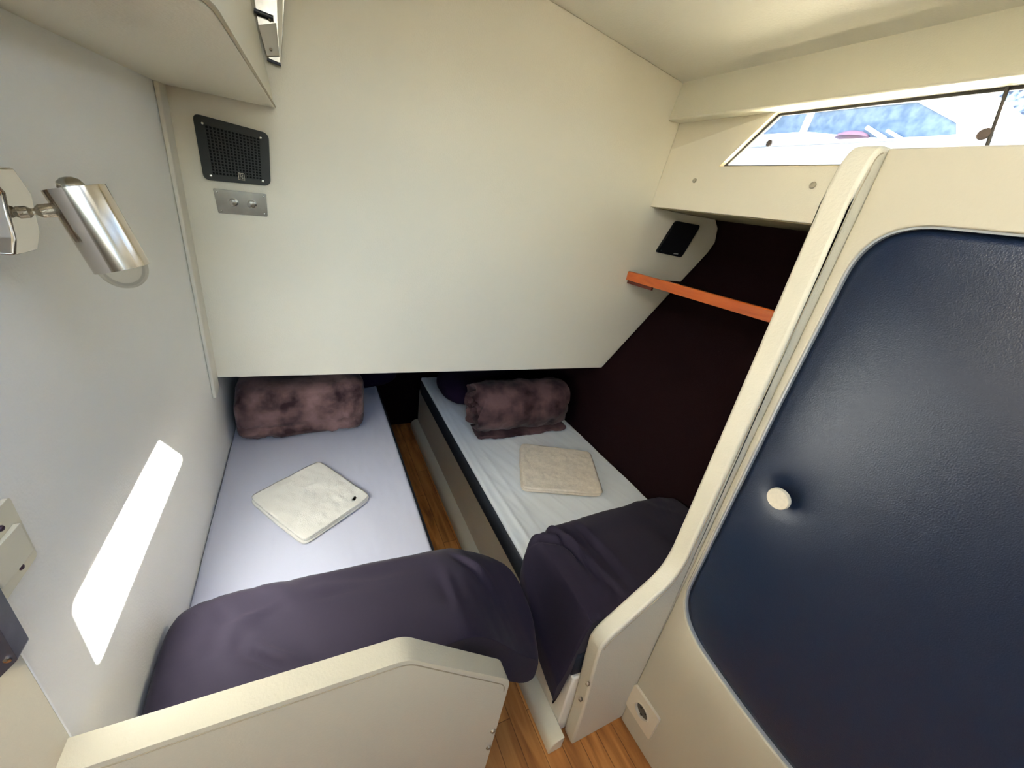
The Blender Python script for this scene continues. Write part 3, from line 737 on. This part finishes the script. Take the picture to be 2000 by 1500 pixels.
lathe(bm, aS - dA.normalized()*.004, dA, [(0, .0022), (L_*.06, .003), (L_*.12, .006), (L_*.25, .006), (L_*.31, .0032), (L_*.34, .0032), (L_*.42, .0068), (L_*.60, .0072), (L_*.8, .007)], 9)
add('swivel_arm', bm, M_KNUCKLE, RL, smooth=25)
bm = bmesh.new(); lathe(bm, ct, ax_, [(0.0006, RC-.0012), (0, RC), (ln, RC), (ln - .0005, RC - .0016), (.0012, RC - .0016)], 64, cap=False)
add('shade', bm, M_STEEL, RL, smooth=40)
bm = bmesh.new(); lathe(bm, ct, ax_, [(.004, RC - .002), (.006, RC - .002), (.0061, .0001)], 48); add('shade_cap', bm, M_STEELP, RL)
bm = bmesh.new(); kp = ct + (-ax_) * .002 + Vector((0, -.006, 0)); lathe(bm, kp + ax_ * .008, -ax_, [(0, .011), (.008, .0115), (.013, .0095), (.016, .005), (.0165, .0001)], 24); add('switch_button', bm, M_STEELP, RL)
bm = bmesh.new(); RB = .0235
prof = [(ln - .045, .009), (ln - .035, .012), (ln - .015, RB * .9), (ln - .004, RB)] + [(ln - .002 + RB * 1.08 * math.sin(a), max(.0001, RB * math.cos(a))) for a in [math.pi/2 * k / 12 for k in range(1, 13)]]
lathe(bm, ct, ax_, prof, 48); add('bulb', bm, M_GLASS, RL, smooth=180)

# switch panel
SWC = Vector((WX, .455, 1.105))
SW = thing('light_switch', 'cream rocker light switch on the left wall, low beside the partition edge', 'light switch', SWC)
swp = [at(u, v, 0, WX) for u, v in ((28, 992), (58, 1092), (8, 1160))]
sy1 = .497; sy0 = .432; szt = 1.5 - .35; szb = 1.5 - .435
bm = bmesh.new(); prism(bm, rounded([(sy0, szb), (sy1, szb), (sy1, szt), (sy0, szt)], .006, 4), YZ(WX + .0003), YZ(WX + .005)); add('plate', bm, M_CREAMPL, SW, bevel=.002)
bm = bmesh.new(); prism(bm, [(sy0 + .004, WX + .005), (sy1 - .012, WX + .005), (sy1 - .012, WX + .011), (sy0 + .004, WX + .008)], lambda a, b: (b, a, szb + .018), lambda a, b: (b, a, szb + .058)); add('rocker', bm, M_CREAMPL, SW, bevel=.001)
for z in (szb + .011, szb + .066): screw((WX + .0048, .470, z), (1, 0, 0), .0032, SW, M_DARKSCREW)

# latch on the partition end
LT = thing('door_latch', 'dark gunmetal latch on the partition end below the light switch', 'latch', (-.32, .42, 1.0))
bm = bmesh.new(); prism(bm, rounded([(-.345, .996), (-.306, .990), (-.286, 1.012), (-.286, 1.14), (-.345, 1.14)], [0, .003, .003, 0, 0], 3), XZ(.408), XZ(.4295)); add('latch_body', bm, M_GUNMETAL, LT, bevel=.002)
bm = bmesh.new(); lathe(bm, (-.292, .4085, 1.016), (0, -1, 0), [(-.001, .0032), (.002, .0032), (.003, .0001)], 12); add('screw', bm, M_STEEL, LT)
bm = bmesh.new(); bm_box(bm, (-.345, .400, 1.004), (-.312, .4095, 1.06)); add('bolt', bm, M_BLACK, LT, bevel=.002)

# ------------------------------------------------------------------ outside
struct(add('floor_water', box((2.1, -60, -.6), (120, 60, -.55)), M_WATER))
XBt = 4.2
def yz(u, v, x=XBt): p = at(u, v, 0, x); return (p.y, p.z)
NB = thing('motor_boat', 'white motor boat with blue tinted windows moored outside the cabin window', 'boat', (5, 2, -.5))
deck = yz(1450, 293)[1]
bm = bmesh.new(); prism(bm, rounded([(-6, -.5), (5.2, -.5), (6.2, deck), (-6, deck)], [0, .3, .1, 0]), YZ(XBt - .12), YZ(XBt + 2.6)); add('hull', bm, M_GEL, NB, bevel=.05, seg=3)
bm = bmesh.new(); tube(bm, [(XBt - .13, 6.1, deck + .0), (XBt - .13, -6, deck + .0)], .012, 8); add('rub_rail', bm, mat('grey_rail', (.25, .25, .26), .4), NB)
w1 = [yz(*p) for p in ((1487, 263), (1530, 222), (1578, 219), (1561, 258))]
w2 = [yz(*p) for p in ((1573, 257), (1590, 218), (1792, 199), (1868, 240), (1868, 262), (1780, 272), (1690, 268))]
topz = max(p[1] for p in w2) + .25
c0 = yz(1470, 270); c1 = yz(1518, 213)
bm = bmesh.new(); prism(bm, [(c0[0] + .25, deck), (c1[0] + .05, topz), (w2[2][0] - .05, topz), (w2[3][0] - .12, w2[3][1]), (w2[3][0] - .2, deck)], YZ(XBt), YZ(XBt + 2.2), holes=[w1, w2]); add('cabin_side', bm, M_GEL, NB, smooth=20)
for w_ in (w1, w2):
    bm = bmesh.new(); prism(bm, w_, YZ(XBt + .02), YZ(XBt + .04)); add('boat_window', bm, M_BOATWIN, NB, smooth=0)
bm = bmesh.new(); a = yz(1830, 285, XBt); lathe(bm, at(1668, 268, 0, XBt + .0) - Vector((.03, 0, .01)), (0, 0, 1), [(0, .12), (.02, .11), (.04, .07), (.048, .001)], 24); add('cover', bm, M_RED, NB)
bm = bmesh.new(); tube(bm, [Vector((XBt - .02, *yz(1695, 250))), Vector((XBt - .02, *yz(1730, 272)))], .016, 8); tube(bm, [Vector((XBt - .02, *yz(1735, 256))), Vector((XBt - .02, *yz(1762, 272)))], .012, 8); add('wiper', bm, M_GEL, NB)
bm = bmesh.new()
N_ = 40
vv = [[bm.verts.new((22 + 6 * j / N_ + .8 * fbm((i, j, 0), .2), -60 + 110 * i / N_, -1 + 16 * j / N_ + 1.2 * fbm((i, j, 3), .3))) for j in range(N_ + 1)] for i in range(N_ + 1)]
for i in range(N_):
    for j in range(N_): bm.faces.new((vv[i][j], vv[i+1][j], vv[i+1][j+1], vv[i][j+1]))
struct(add('ground_slope', bm, M_TINTROCK))
# sun awning added unseen beside the deck, to crop the sun patch
aw = thing('sun_blocker', 'pale canvas sun awning over the side deck, added to crop the sun patch', 'blocker', (2.2, -.5, 1.63))
def awz(x): return x
yq = .52 + .156/1.677 * (2.2 + .297)
bm = bmesh.new(); bm_box(bm, (2.19, -2.0, 2.15), (2.205, yq, 2.75)); add('canvas', bm, M_GEL, aw)
bm = bmesh.new(); tube(bm, [(2.197, yq, 2.145), (2.197, yq, 2.76)], .006, 8); add('pole', bm, M_STEEL, aw)
